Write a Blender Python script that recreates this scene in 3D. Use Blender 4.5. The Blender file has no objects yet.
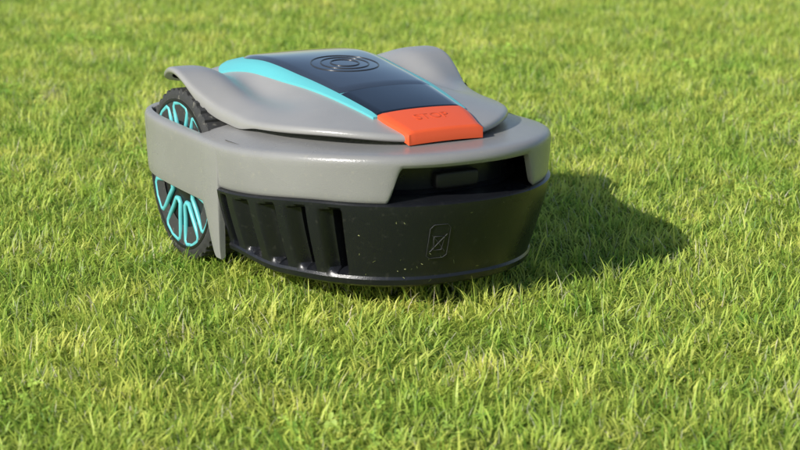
import bpy, math, random
import numpy as np
from mathutils import Vector, Matrix
random.seed(4); rng=np.random.default_rng(7)
S=bpy.context.scene
MM=0.001
# ------------------------------------------------------------------ helpers
def link(ob,parent=None):
    S.collection.objects.link(ob)
    if parent: ob.parent=parent
    return ob
def mk(name,verts,faces,mats,parent=None,idx=None,smooth=True,angle=35,scale=MM):
    me=bpy.data.meshes.new(name)
    me.from_pydata([tuple(float(c)*scale for c in v) for v in verts],[],[tuple(f) for f in faces])
    for m in mats: me.materials.append(m)
    if idx is not None: me.polygons.foreach_set('material_index',idx)
    me.update()
    if smooth:
        me.polygons.foreach_set('use_smooth',[True]*len(me.polygons))
        me.set_sharp_from_angle(angle=math.radians(angle))
    ob=bpy.data.objects.new(name,me)
    return link(ob,parent)
def rings_mesh(rings,closed=True,cap_first=False,cap_last=False):
    n=len(rings[0]); V=[p for r in rings for p in r]; F=[]
    for i in range(len(rings)-1):
        for j in range(n if closed else n-1):
            k=(j+1)%n
            F.append((i*n+j,i*n+k,(i+1)*n+k,(i+1)*n+j))
    if cap_first: F.append(tuple(range(n))[::-1])
    if cap_last: F.append(tuple((len(rings)-1)*n+j for j in range(n)))
    return V,F
def sm(a,b,x):
    t=np.clip((x-a)/(b-a),0,1); return t*t*(3-2*t)
def crom(xs,ys):
    xs=np.array(xs,float); ys=np.array(ys,float)
    m=np.gradient(ys,xs)
    def f(x):
        x=min(max(x,xs[0]),xs[-1]); i=min(int(np.searchsorted(xs,x,'right'))-1,len(xs)-2)
        h=xs[i+1]-xs[i]; t=(x-xs[i])/h
        return ((2*t**3-3*t*t+1)*ys[i]+(t**3-2*t*t+t)*h*m[i]+(-2*t**3+3*t*t)*ys[i+1]+(t**3-t*t)*h*m[i+1])
    return f
# ------------------------------------------------------------------ materials
def newmat(name):
    m=bpy.data.materials.new(name); m.use_nodes=True
    return m,m.node_tree.nodes,m.node_tree.links,m.node_tree.nodes['Principled BSDF']
def plastic(name,col,rough=.45,bump=.15,bscale=900,var=.12,vscale=12,coat=0,spec=.5,dust=0.0,dustcol=(.35,.33,.27)):
    m,N,L,P=newmat(name)
    g=N.new('ShaderNodeNewGeometry')
    n1=N.new('ShaderNodeTexNoise'); n1.inputs['Scale'].default_value=vscale; n1.inputs['Detail'].default_value=6
    L.new(g.outputs['Position'],n1.inputs['Vector'])
    mx=N.new('ShaderNodeMix'); mx.data_type='RGBA'
    mx.inputs[6].default_value=(*[c*(1-var) for c in col],1); mx.inputs[7].default_value=(*[min(1,c*(1+var)) for c in col],1)
    L.new(n1.outputs['Fac'],mx.inputs[0]); out=mx.outputs[2]
    if dust>0:
        n3=N.new('ShaderNodeTexNoise'); n3.inputs['Scale'].default_value=160; n3.inputs['Detail'].default_value=5
        L.new(g.outputs['Position'],n3.inputs['Vector'])
        r=N.new('ShaderNodeValToRGB'); r.color_ramp.elements[0].position=.60; r.color_ramp.elements[1].position=.78
        r.color_ramp.elements[1].color=(dust,)*3+(1,)
        L.new(n3.outputs['Fac'],r.inputs[0])
        m2=N.new('ShaderNodeMix'); m2.data_type='RGBA'; m2.inputs[7].default_value=(*dustcol,1)
        L.new(r.outputs[0],m2.inputs[0]); L.new(out,m2.inputs[6]); out=m2.outputs[2]
    L.new(out,P.inputs['Base Color'])
    n2=N.new('ShaderNodeTexNoise'); n2.inputs['Scale'].default_value=bscale; n2.inputs['Detail'].default_value=3
    L.new(g.outputs['Position'],n2.inputs['Vector'])
    b=N.new('ShaderNodeBump'); b.inputs['Strength'].default_value=bump; b.inputs['Distance'].default_value=.0006
    L.new(n2.outputs['Fac'],b.inputs['Height']); L.new(b.outputs[0],P.inputs['Normal'])
    mr=N.new('ShaderNodeMapRange'); mr.inputs[3].default_value=rough*.85; mr.inputs[4].default_value=min(1,rough*1.2)
    L.new(n1.outputs['Fac'],mr.inputs[0]); L.new(mr.outputs[0],P.inputs['Roughness'])
    P.inputs['Specular IOR Level'].default_value=spec
    P.inputs['Coat Weight'].default_value=coat; P.inputs['Coat Roughness'].default_value=.04
    return m
M_body=plastic('body_grey_plastic',(.25,.247,.242),.26,.4,dust=.4,var=.16,spec=.6)
M_lid=plastic('lid_grey_plastic',(.30,.295,.287),.25,.3,dust=.22,var=.14,spec=.6)
M_black=plastic('bumper_black_plastic',(.010,.011,.014),.28,.3,dust=.06,vscale=20)
M_dark=plastic('chassis_dark_plastic',(.008,.008,.009),.5,.2)
M_gloss=plastic('display_black_gloss',(.008,.010,.014),.08,.0,coat=1.0,vscale=8,spec=.8)
M_gloss2=plastic('display_cover_painted_sky',(.030,.038,.052),.08,.0,coat=1.0,vscale=8,spec=1.0)  # black gloss lightened to blue-grey, sky reflection painted into the base colour
M_teal=plastic('turquoise_plastic',(.12,.50,.53),.36,.1,var=.06)
M_orange=plastic('orange_button_plastic',(.78,.105,.03),.36,.15,var=.06)
M_orange2=plastic('orange_letter_plastic',(.60,.08,.025),.45,.1)
M_rubber=plastic('wheel_rubber',(.035,.035,.035),.7,.5,dust=.6)
M_mark=plastic('moulded_mark_grey',(.045,.045,.05),.5,.1)
# ------------------------------------------------------------------ mower
mower=bpy.data.objects.new('robotic_lawn_mower',None); link(mower)
def outline(axf,axr,hy,nf,nr,N,cx=0,flare=0):
    t=np.linspace(0,2*np.pi,20001)[:-1]
    c=np.cos(t); s=np.sin(t); n=np.where(c>=0,nf,nr)
    x=np.where(c>=0,axf,axr)*np.sign(c)*np.abs(c)**(2/n)+cx
    y=hy*np.sign(s)*np.abs(s)**(2/n)
    y=y*(1+flare*sm(20,-90,x))
    X=np.append(x,x[0]); Y=np.append(y,y[0])
    L=np.concatenate([[0],np.cumsum(np.hypot(np.diff(X),np.diff(Y)))])
    u=np.linspace(0,L[-1],N+1)[:-1]
    px=np.interp(u,L,X); py=np.interp(u,L,Y)
    tx=np.roll(px,-1)-np.roll(px,1); ty=np.roll(py,-1)-np.roll(py,1)
    l=np.hypot(tx,ty); return px,py,ty/l,-tx/l,u,L[-1]
N=1400
PX,PY,NX,NY,U,LT=outline(258,246,185,2.3,5.0,N)
def ring(off,z,sel=None):
    off=np.broadcast_to(off,N); z=np.broadcast_to(z,N)
    return [(PX[i]+NX[i]*off[i],PY[i]+NY[i]*off[i],z[i]) for i in range(N)]
SA=np.minimum(U,LT-U)
side=np.abs(PY)>120
s_bump=SA[np.argmin(np.abs(PX-36)+(PY>0)*9999)]
inb=SA<s_bump
zb=108+sm(s_bump,s_bump-170,SA)*11
win=1-sm(74,90,np.abs(PY)); win=np.where(PX>100,win,0)
zlow_f=zb+win*36
arch=84-56*sm(-12,26,PX)
arch=np.where(PX<-215,84-8*sm(-215,-235,PX),arch)
zlow=np.where(inb,zlow_f,arch)
zr=157+11*sm(20,240,PX)
well=np.where(side,sm(-215,-195,PX)*(1-sm(-24,-10,PX)),0)
R=[]
mid=lambda k:zlow+(zr-9-zlow)*k
R.append(ring(-9,zlow+3)); R.append(ring(-5,zlow)); R.append(ring(-3.5,zlow+1)); 
for k in np.linspace(.1,1,8):
    R.append(ring(-3+3*k**.7*1.0,mid(k)))
R.append(ring(-.5,zr-5.5)); R.append(ring(-1.8,zr-2.8)); R.append(ring(-4.5,zr-1)); R.append(ring(-8.5,zr))
zin=167.5
R.append(ring(-24*(1-well)-9.5*well,(zr+(zin-zr)*.55)*(1-well)+(zr-2)*well))
R.append(ring(-42*(1-well)-11.5*well,(zr+(zin-zr)*.9)*(1-well)+(zr-40)*well))
R.append(ring(-85*(1-well)-11.5*well,(zin)*(1-well)+(zr-70)*well))
V,F=rings_mesh(R[::-1])
body=mk('body_skirt',V,F,[M_body],mower,angle=40)
fl=[i for i in range(N) if PX[i]<-208]
Rf=[[(PX[i]+NX[i]*o,PY[i]+NY[i]*o,z) for i in fl] for o,z in ((-7,86),(-7,60),(-12,58),(-12,86))]
V,F=rings_mesh(Rf,closed=False); mk('rear_apron',V,F,[M_dark],mower)
# black bumper
per=41.0
vs=s_bump-7; nf=4.5; ve=vs-per*nf
q=(vs-SA)
invent=(q>0)&(SA>ve)
ph=(q/per)%1.0
fin=sm(.26,.32,ph)*(1-.45*sm(.60,.96,ph))*(1-sm(.96,.999,ph))
inv=np.where(invent,1,0)*sm(0,2.5,q)*sm(0,2.5,SA-ve)
gap=(1-fin)*inv
Rb=[]
zbot=27+10*sm(s_bump-90,s_bump,SA)
LEAN=17+8*sm(20,160,PX)
Rb.append(ring(-50,zbot+6)); Rb.append(ring(-LEAN-5,zbot+1)); Rb.append(ring(-LEAN-2,zbot))
for k in np.linspace(0,1,30):
    z=zbot+3+(zb-2-zbot-3)*k
    lean=-LEAN*(1-k)**1.25
    lip=3.0*(1-sm(.06,.12,k))
    zmask=sm(.12,.17,k)*(1-sm(.90,.94,k))
    Rb.append(ring(lean+lip-27*gap*zmask,z))
Rb.append(ring(-2.5,zb-.2)); Rb.append(ring(-6,zb+.2)); Rb.append(ring(-38,zb+2))
Rb.append(ring(-42,zb+6)); Rb.append(ring(-38,153)); Rb.append(ring(-10,159))
Vb,Fb=rings_mesh(Rb[::-1])
keep=[f for f in Fb if all(inb[v%N] for v in f)]
mk('front_bumper',Vb,keep,[M_black],mower,angle=30)
CX,CY,cnx,cny,cu,cl=outline(198,228,120,3,5,200)
ch=[[(CX[i]*k,CY[i]*k,z) for i in range(200)] for k,z in ((.95,38),(1,44),(1,148),(.97,152))]
V,F=rings_mesh(ch,cap_first=True,cap_last=True); mk('chassis',V,F,[M_dark],mower)
CX,CY,cnx,cny,cu,cl=outline(192,-25,140,2.4,4,200)
ix=[i for i in range(200) if CX[i]>26]
ch=[[(CX[i],CY[i],z) for i in ix] for z in (42,106)]
V,F=rings_mesh(ch,cap_first=True,cap_last=True); mk('chassis_front',V,F,[M_dark],mower)
def blob(name,c,r,mat,sub=24,p=2.0):
    V=[];F=[]
    for i in range(sub//2+1):
        a=math.pi*i/(sub//2)
        for j in range(sub):
            b=2*math.pi*j/sub
            f=lambda v:math.copysign(abs(v)**(2/p),v)
            V.append((c[0]+r[0]*f(math.sin(a)*math.cos(b)) ,c[1]+r[1]*f(math.sin(a)*math.sin(b)),c[2]+r[2]*f(math.cos(a))))
    for i in range(sub//2):
        for j in range(sub):
            k=(j+1)%sub; F.append((i*sub+j,(i+1)*sub+j,(i+1)*sub+k,i*sub+k))
    return mk(name,V,F,[mat],mower)
blob('sensor_housing',(219,0,134),(8,26,9),M_dark,p=6)
# ------------------------------------------------------------------ lid
hc=crom([-260,-215,-170,-100,0,90,150,205],[178,196,208,216,212,200,189,175])
he=crom([-260,-225,-190,-160,-125,-90,-55,-15,20,80,205],[160,175,192,204,214,213,200,182,174.5,171.5,171])
def H(x,y):
    a=abs(y); t=min(a/160,1.08); s=t**2.3 if t<1 else 1+2.3*(t-1)
    c=hc(x); e=he(x); z=c+(e-c)*s
    v=float(sm(-235,-150,x)*(1-sm(-60,100,x)))
    z-=15*v*math.exp(-((a-100)/22)**2)
    return z
NL=420
LX,LY,lnx,lny,lu,ll=outline(201,222,152,2.15,4,NL,flare=.135)
Rl=[]
def lring(s,off,dz):
    r=[]
    for i in range(NL):
        x=LX[i]*s+lnx[i]*off; y=LY[i]*s+lny[i]*off
        d=dz
        if dz<-3.9: d=dz-float(sm(-80,-40,x)*(1-sm(10,60,x)))*7
        r.append((x,y,H(x,y)+d))
    return r
Rl.append(lring(1,-9,-7)); Rl.append(lring(1,-2,-7.5)); Rl.append(lring(1,0,-6)); Rl.append(lring(1,.6,-4)); Rl.append(lring(1,0,-1.8)); Rl.append(lring(1,-1.6,-.4)); Rl.append(lring(1,-4,0))
for s in np.linspace(.96,.02,48): Rl.append(lring(s,0,0))
V,F=rings_mesh(Rl,cap_last=True); mk('top_cover',V,F,[M_lid],mower,angle=50)
def patch(name,x0,x1,W,off,mat,nx=60,ny=24,crown=0,drop=8,rear_round=0,bev=1.2):
    V=[];F=[]
    us=np.linspace(0,1,nx)
    if rear_round: us=us**1.8
    cols=[-1.0]+list(np.linspace(-1,1,ny))+[1.0]
    rows=[0]+list(us)+[1]
    for ri,u in enumerate(rows):
        x=x0+(x1-x0)*u; w=W(x)
        for ci,v in enumerate(cols):
            y=v*w; e=(ri in(0,len(rows)-1)) or (ci in(0,len(cols)-1))
            z=H(x,y)+off+crown*(1-v*v)
            if e:z-=drop
            elif ri in(1,len(rows)-2) or ci in(1,len(cols)-2): z-=bev
            V.append((x,y,z))
    nc=len(cols)
    for i in range(len(rows)-1):
        for j in range(nc-1):
            F.append((i*nc+j,(i+1)*nc+j,(i+1)*nc+j+1,i*nc+j+1))
    return mk(name,V,F,[mat],mower,angle=45)
def W2(x):
    base=55.5+ (150-x)/360*45
    r=max(0,(x+212)/70); return base*math.sqrt(max(0,1-(1-min(r,1))**2))
def W1(x):
    base=50+(150-x)/360*26
    r=max(0,(x+184)/60); return base*math.sqrt(max(0,1-(1-min(r,1))**2))
patch('turquoise_trim',-211.9,148,W2,3.6,M_teal,rear_round=1)
patch('display_cover',-183.9,73,W1,5,M_gloss2,rear_round=1,crown=1.0)
patch('display_panel',75.5,146.5,W1,5,M_gloss,crown=1.0)
def W3(x):
    return 51-7*float(sm(155,202,x))
patch('stop_button',148.5,202,W3,6,M_orange,nx=24,drop=13,crown=1.0,bev=2)
def tube_loop(name,pts,r,mat,closed=True,parent=mower):
    cu=bpy.data.curves.new(name,'CURVE'); cu.dimensions='3D'; cu.bevel_depth=r*MM; cu.bevel_resolution=2
    sp=cu.splines.new('POLY'); sp.points.add(len(pts)-1)
    for p,q in zip(sp.points,pts): p.co=(q[0]*MM,q[1]*MM,q[2]*MM,1)
    sp.use_cyclic_u=closed; cu.materials.append(mat)
    return link(bpy.data.objects.new(name,cu),parent)
def top(x,y):
    return H(x,y)+5+1.0*(1-(y/W1(x))**2)
M_ring=plastic('display_ring_grey',(.03,.034,.042),.25,.0)
for k,(r,rr) in enumerate(((38,.9),(27,.9),(16,1.0))):
    tube_loop('dial_ring_%d'%(k+1),[(-20+r*math.cos(a),r*math.sin(a),top(-20+r*math.cos(a),r*math.sin(a))) for a in np.linspace(0,2*math.pi,65)[:-1]],rr,M_ring)
tc=bpy.data.curves.new('stop_lettering','FONT'); tc.body='STOP'; tc.size=.017; tc.extrude=.0004; tc.align_x='CENTER'; tc.align_y='CENTER'
tc.materials.append(M_orange2)
t=bpy.data.objects.new('stop_lettering',tc); link(t,mower)
xx=172; sl=(H(xx+5,0)-H(xx-5,0))/10
ex=Vector((0,1,0)); ey=Vector((-1,0,-sl)).normalized(); ez=ex.cross(ey)
t.matrix_local=Matrix.Translation((xx*MM,0,(H(xx,0)+6.9)*MM))@Matrix((ex,ey,ez)).transposed().to_4x4()
# ------------------------------------------------------------------ wheels
def wheel(sgn):
    e=bpy.data.objects.new('rear_wheel',None); link(e,mower); e.location=(-.088,sgn*.150,.098)
    n=360; Rg=[]
    a=np.linspace(0,2*np.pi,n+1)[:-1]
    lug=np.where(((a/(2*np.pi)*45)%1)<.5,1.0,0.0)
    prof=[(60,20),(80,22.5),(88,23),(91,22)]
    for r,y in prof: Rg.append([(r*math.cos(t),sgn*y,r*math.sin(t)) for t in a])
    for yy in (20,8,-8,-20):
        Rg.append([((94+2.5*l)*math.cos(t+.0),sgn*yy,(94+2.5*l)*math.sin(t)) for t,l in zip(a,lug)])
    Rg.append([(60*math.cos(t),-sgn*22,60*math.sin(t)) for t in a])
    V,F=rings_mesh(Rg); mk('tyre',V,F,[M_rubber],e,angle=25)
    Rg=[]
    for r,y in [(86,18),(85,23.5),(82,23.9),(80,18),(30,18.5),(26,21),(14,22),(1,22.5)]: Rg.append([(r*math.cos(t),sgn*y,r*math.sin(t)) for t in a])
    V,F=rings_mesh(Rg); mk('hub',V,F,[M_dark],e,angle=30)
    K=9
    for k in range(K):
        th=2*math.pi*k/K+.15; pts=[]
        out=[(36,-.16),(50,-.20),(66,-.24),(76,-.25),(80,-.20),(81.5,0),(80,.20),(76,.25),(66,.24),(50,.20),(36,.16),(33,0)]
        for (r,d) in out: pts.append((r*math.cos(th+d),sgn*20.5,r*math.sin(th+d)))
        tube_loop('spoke_%d'%(k+1),pts,3.0,M_teal,parent=e)
wheel(-1); wheel(1)
def on_front(y,z,o=.4):
    i=int(np.argmin(np.abs(PY-y)+(PX<60)*9999)); k=min(max((z-30)/(117-30),0),1)
    off=-25*(1-k)**1.25+o
    return (PX[i]+NX[i]*off,y,z)
tube_loop('mark_frame',[on_front(y,z) for y,z in [(-46,62),(-46,77),(-46,92),(-42,96),(-28,96),(-24,92),(-24,77),(-24,62),(-28,59),(-42,59)]],.3,M_mark)
tube_loop('mark_bin',[on_front(y,z) for y,z in [(-41,83),(-39,68),(-31,68),(-29,83)]],.35,M_mark)
tube_loop('mark_cross_1',[on_front(y,z) for y,z in [(-43,85),(-35,76),(-27,66)]],.35,M_mark,False)
tube_loop('mark_cross_2',[on_front(y,z) for y,z in [(-27,85),(-35,76),(-43,66)]],.35,M_mark,False)
# grass clippings stuck to the bumper
M_clip=plastic('dried_clipping',(.38,.40,.16),.7,.1)
V=[];F=[]
for _ in range(34):
    i=int(rng.integers(0,N))
    while not (inb[i] and PY[i]<125 and SA[i]<ve-6): i=int(rng.integers(0,N))
    k=.08+.9*rng.random()**2.2; z=zbot[i]+(zb[i]-zbot[i])*k; off=-LEAN[i]*(1-k)**1.25+.35+3*(k<.1)
    a=rng.random()*3.14; l=.5+1.5*rng.random()**2; w_=.2
    c=np.array([PX[i]+NX[i]*off,PY[i]+NY[i]*off,z]); tv=np.array([-NY[i],NX[i],0]); uv=np.array([0,0,1.])
    d1=tv*math.cos(a)+uv*math.sin(a); d2=-tv*math.sin(a)+uv*math.cos(a); nn_=np.array([NX[i],NY[i],0])
    b0=len(V); V+=[tuple(c-d1*l-d2*w_),tuple(c+d1*l-d2*w_),tuple(c+d1*l+d2*w_+nn_*.3),tuple(c-d1*l+d2*w_+nn_*.3)]; F.append((b0,b0+1,b0+2,b0+3))
mk('clippings',V,F,[M_clip],mower,smooth=False)
# ------------------------------------------------------------------ ground + grass
gm,GN_,GL,GP=newmat('soil_and_turf')
g=GN_.new('ShaderNodeNewGeometry'); nn=GN_.new('ShaderNodeTexNoise'); nn.inputs['Scale'].default_value=6; nn.inputs['Detail'].default_value=12
GL.new(g.outputs['Position'],nn.inputs['Vector'])
cr=GN_.new('ShaderNodeValToRGB'); cr.color_ramp.elements[0].color=(.09,.13,.02,1); cr.color_ramp.elements[1].color=(.18,.23,.035,1)
cr.color_ramp.elements[0].position=.35; cr.color_ramp.elements[1].position=.65
GL.new(nn.outputs['Fac'],cr.inputs[0]); GL.new(cr.outputs[0],GP.inputs['Base Color']); GP.inputs['Roughness'].default_value=1; GP.inputs['Specular IOR Level'].default_value=.05
mk('ground',[(-150,-150,0),(150,-150,0),(150,150,0),(-150,150,0)],[(0,1,2,3)],[gm],None,smooth=False,scale=1)
bm,BN,BL,BP=newmat('grass_blades')
at=BN.new('ShaderNodeAttribute'); at.attribute_name='bc'
g=BN.new('ShaderNodeNewGeometry')
n1=BN.new('ShaderNodeTexNoise'); n1.inputs['Scale'].default_value=6.5; n1.inputs['Detail'].default_value=8; n1.inputs['Roughness'].default_value=.72
BL.new(g.outputs['Position'],n1.inputs['Vector'])
r1=BN.new('ShaderNodeValToRGB'); r1.color_ramp.elements[0].position=.36; r1.color_ramp.elements[1].position=.64
r1.color_ramp.elements[0].color=(.66,.83,.72,1); r1.color_ramp.elements[1].color=(1.28,1.13,1.5,1)
BL.new(n1.outputs['Fac'],r1.inputs[0])
mu=BN.new('ShaderNodeMix'); mu.data_type='RGBA'; mu.blend_type='MULTIPLY'; mu.inputs[0].default_value=1
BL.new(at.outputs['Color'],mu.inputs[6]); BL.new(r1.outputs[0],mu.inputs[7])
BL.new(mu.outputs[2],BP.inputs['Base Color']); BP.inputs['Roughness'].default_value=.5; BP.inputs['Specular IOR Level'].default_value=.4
tr=BN.new('ShaderNodeBsdfTranslucent'); ms=BN.new('ShaderNodeMixShader'); ms.inputs[0].default_value=.41
hs=BN.new('ShaderNodeHueSaturation'); hs.inputs['Value'].default_value=1.4; hs.inputs['Saturation'].default_value=.96; BL.new(mu.outputs[2],hs.inputs['Color']); BL.new(hs.outputs[0],tr.inputs['Color'])
BL.new(BP.outputs[0],ms.inputs[1]); BL.new(tr.outputs[0],ms.inputs[2]); BL.new(ms.outputs[0],BN['Material Output'].inputs['Surface'])
TS=.30
def clump(name,nb,hmean,clover=0):
    V=[];F=[];C=[]
    TN=90
    tx_=rng.uniform(-TS/2,TS/2,TN); ty_=rng.uniform(-TS/2,TS/2,TN); th_=.5+1.1*rng.random(TN); td_=rng.random(TN)*6.283
    tcol=rng.normal(0,.17,TN)
    for b in range(nb):
        x0,y0=rng.uniform(-TS/2-.006,TS/2+.006,2)
        d2=(tx_-x0)**2+(ty_-y0)**2; j=int(np.argmin(d2)); dd=math.sqrt(d2[j])
        hf=1+(th_[j]-1)*max(0,1-dd/.03)
        h=hmean*hf*float(np.clip(rng.normal(1,.3),.4,1.8)); w=.0005+.0009*rng.random()
        d=rng.random()*6.283 if rng.random()<.55 else td_[j]+rng.normal(0,.6)
        lean=abs(rng.normal(.5,.5)); bend=abs(rng.normal(.8,.65))
        if rng.random()<.006: h*=1.6; w*=.6; lean*=.5
        dx,dy=math.cos(d),math.sin(d); tw=d+1.57+rng.normal(0,.6); sx,sy=math.cos(tw),math.sin(tw)
        u=rng.random()+tcol[j]
        if u<-.10 or rng.random()<.04: col=(.72,.68,.40); w*=.6
        elif u<.54: col=(.65,.73,.125)
        elif u<.88: col=(.49,.63,.09)
        else: col=(.24,.40,.05)
        col=np.array(col)*(.82+.36*rng.random())
        i0=len(V); p=np.array([x0,y0,-.002]); ang=lean; K=3
        for k in range(K+1):
            t=k/K; ww=w*(1-.15*t)*(1-.4*(k==K-1))
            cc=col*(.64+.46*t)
            if k<K:
                V.append((p[0]-sx*ww,p[1]-sy*ww,p[2])); V.append((p[0]+sx*ww,p[1]+sy*ww,p[2])); C+= [cc,cc]
            else: V.append(tuple(p)); C.append(cc)
            st=h/K; p=p+np.array([dx*math.sin(ang)*st,dy*math.sin(ang)*st,math.cos(ang)*st]); ang=min(ang+bend/K*1.4,2.2)
        for k in range(K-1): F.append((i0+2*k,i0+2*k+1,i0+2*k+3,i0+2*k+2))
        F.append((i0+2*K-2,i0+2*K-1,i0+2*K))
    cc0=rng.uniform(-.06,.06,2)
    for b in range(clover):
        x0,y0=cc0+rng.normal(0,.045,2); z=hmean*(.4+.45*rng.random())
        col=np.array((.42,.58,.09))*(.8+.5*rng.random()); rr=.002+.0022*rng.random(); a0=rng.random()*6; tx,ty=rng.normal(0,.35,2)
        for q in range(3):
            aa=a0+q*2.094; i0=len(V)
            for (u,v) in [(0,0),(.6,-.55),(1.2,-.5),(1.45,0),(1.2,.5),(.6,.55)]:
                X=rr*(u*math.cos(aa)-v*math.sin(aa)); Y=rr*(u*math.sin(aa)+v*math.cos(aa))
                V.append((x0+X,y0+Y,z+X*tx+Y*ty+abs(v)*rr*.3)); C.append(col*(.9+.2*u))
            F.append((i0,i0+1,i0+2,i0+3)); F.append((i0,i0+3,i0+4,i0+5))
    me=bpy.data.meshes.new(name); me.from_pydata([tuple(map(float,v)) for v in V],[],F)
    ca=me.color_attributes.new('bc','FLOAT_COLOR','POINT')
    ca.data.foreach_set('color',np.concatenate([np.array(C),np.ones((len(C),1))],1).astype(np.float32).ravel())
    me.materials.append(bm); me.update()
    return bpy.data.objects.new(name,me)
col=bpy.data.collections.new('grass_clumps')
for k in range(10):
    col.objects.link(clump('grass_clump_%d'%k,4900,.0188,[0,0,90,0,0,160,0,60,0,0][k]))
gx,gy=np.meshgrid(np.arange(-8.4,3.3,TS),np.arange(-5.7,5.7,TS)); cnt=gx.size
pts=np.stack([gx.ravel(),gy.ravel(),rng.uniform(-.001,.001,cnt)],1)
lawn_me=bpy.data.meshes.new('lawn_grass'); lawn_me.from_pydata([tuple(map(float,p)) for p in pts],[],[]); lawn_me.materials.append(bm)
lawn=link(bpy.data.objects.new('lawn_grass',lawn_me))
ng=bpy.data.node_groups.new('grass_scatter','GeometryNodeTree')
ng.interface.new_socket('Geometry',in_out='INPUT',socket_type='NodeSocketGeometry'); ng.interface.new_socket('Geometry',in_out='OUTPUT',socket_type='NodeSocketGeometry')
gi=ng.nodes.new('NodeGroupInput'); go=ng.nodes.new('NodeGroupOutput')
ci=ng.nodes.new('GeometryNodeCollectionInfo'); ci.inputs['Collection'].default_value=col; ci.inputs['Separate Children'].default_value=True; ci.inputs['Reset Children'].default_value=True
ip=ng.nodes.new('GeometryNodeInstanceOnPoints'); ip.inputs['Pick Instance'].default_value=True
rv=ng.nodes.new('FunctionNodeRandomValue'); rv.data_type='INT'
for s_ in rv.inputs:
    if s_.type=='INT' and s_.name=='Min': s_.default_value=0
    if s_.type=='INT' and s_.name=='Max': s_.default_value=3
mt=ng.nodes.new('ShaderNodeMath'); mt.operation='MULTIPLY'; mt.inputs[1].default_value=math.pi/2
cx_=ng.nodes.new('ShaderNodeCombineXYZ')
ng.links.new(rv.outputs[2],mt.inputs[0]); ng.links.new(mt.outputs[0],cx_.inputs['Z'])
ng.links.new(gi.outputs[0],ip.inputs['Points']); ng.links.new(ci.outputs[0],ip.inputs['Instance'])
ng.links.new(cx_.outputs[0],ip.inputs['Rotation'])
ng.links.new(ip.outputs[0],go.inputs[0])
md=lawn.modifiers.new('scatter','NODES'); md.node_group=ng
# ------------------------------------------------------------------ camera / light
A=math.radians(29.5); E=math.radians(13.9); D=2.1
right=Vector((math.sin(A),math.cos(A),0)); cdir=Vector((math.cos(A)*math.cos(E),-math.sin(A)*math.cos(E),math.sin(E)))
up=cdir.cross(right)
if up.z<0: up=-up
T=right*.052+up*.036
cam=bpy.data.cameras.new('camera'); co=link(bpy.data.objects.new('camera',cam))
co.location=T+cdir*D
co.rotation_euler=(T-co.location).to_track_quat('-Z','Y').to_euler()
cam.lens=83; cam.sensor_width=36; cam.clip_end=500; cam.clip_start=.05
cam.dof.use_dof=True; cam.dof.focus_distance=D-.12; cam.dof.aperture_fstop=10
S.camera=co
away=Vector((-math.cos(A),math.sin(A),0)); phi=math.radians(43); el=math.radians(33)
sd=right*math.cos(phi)+away*math.sin(phi)
ld=Vector((sd.x*math.cos(el),sd.y*math.cos(el),-math.sin(el)))
sl_=bpy.data.lights.new('sun','SUN'); sl_.energy=5; sl_.angle=math.radians(.4); sl_.color=(1,.97,.91)
so=link(bpy.data.objects.new('sun',sl_)); so.rotation_euler=ld.to_track_quat('-Z','Y').to_euler(); so.location=(-2,-2,3)
w=bpy.data.worlds.new('World'); S.world=w; w.use_nodes=True
sk=w.node_tree.nodes.new('ShaderNodeTexSky'); sk.sky_type='NISHITA'; sk.sun_disc=False; sk.sun_elevation=el; sk.sun_rotation=math.atan2(-ld.x,-ld.y)
bg=w.node_tree.nodes['Background']; bg.inputs[1].default_value=.11; w.node_tree.links.new(sk.outputs[0],bg.inputs[0])
S.view_settings.view_transform='Standard'; S.view_settings.look='None'; S.view_settings.exposure=0
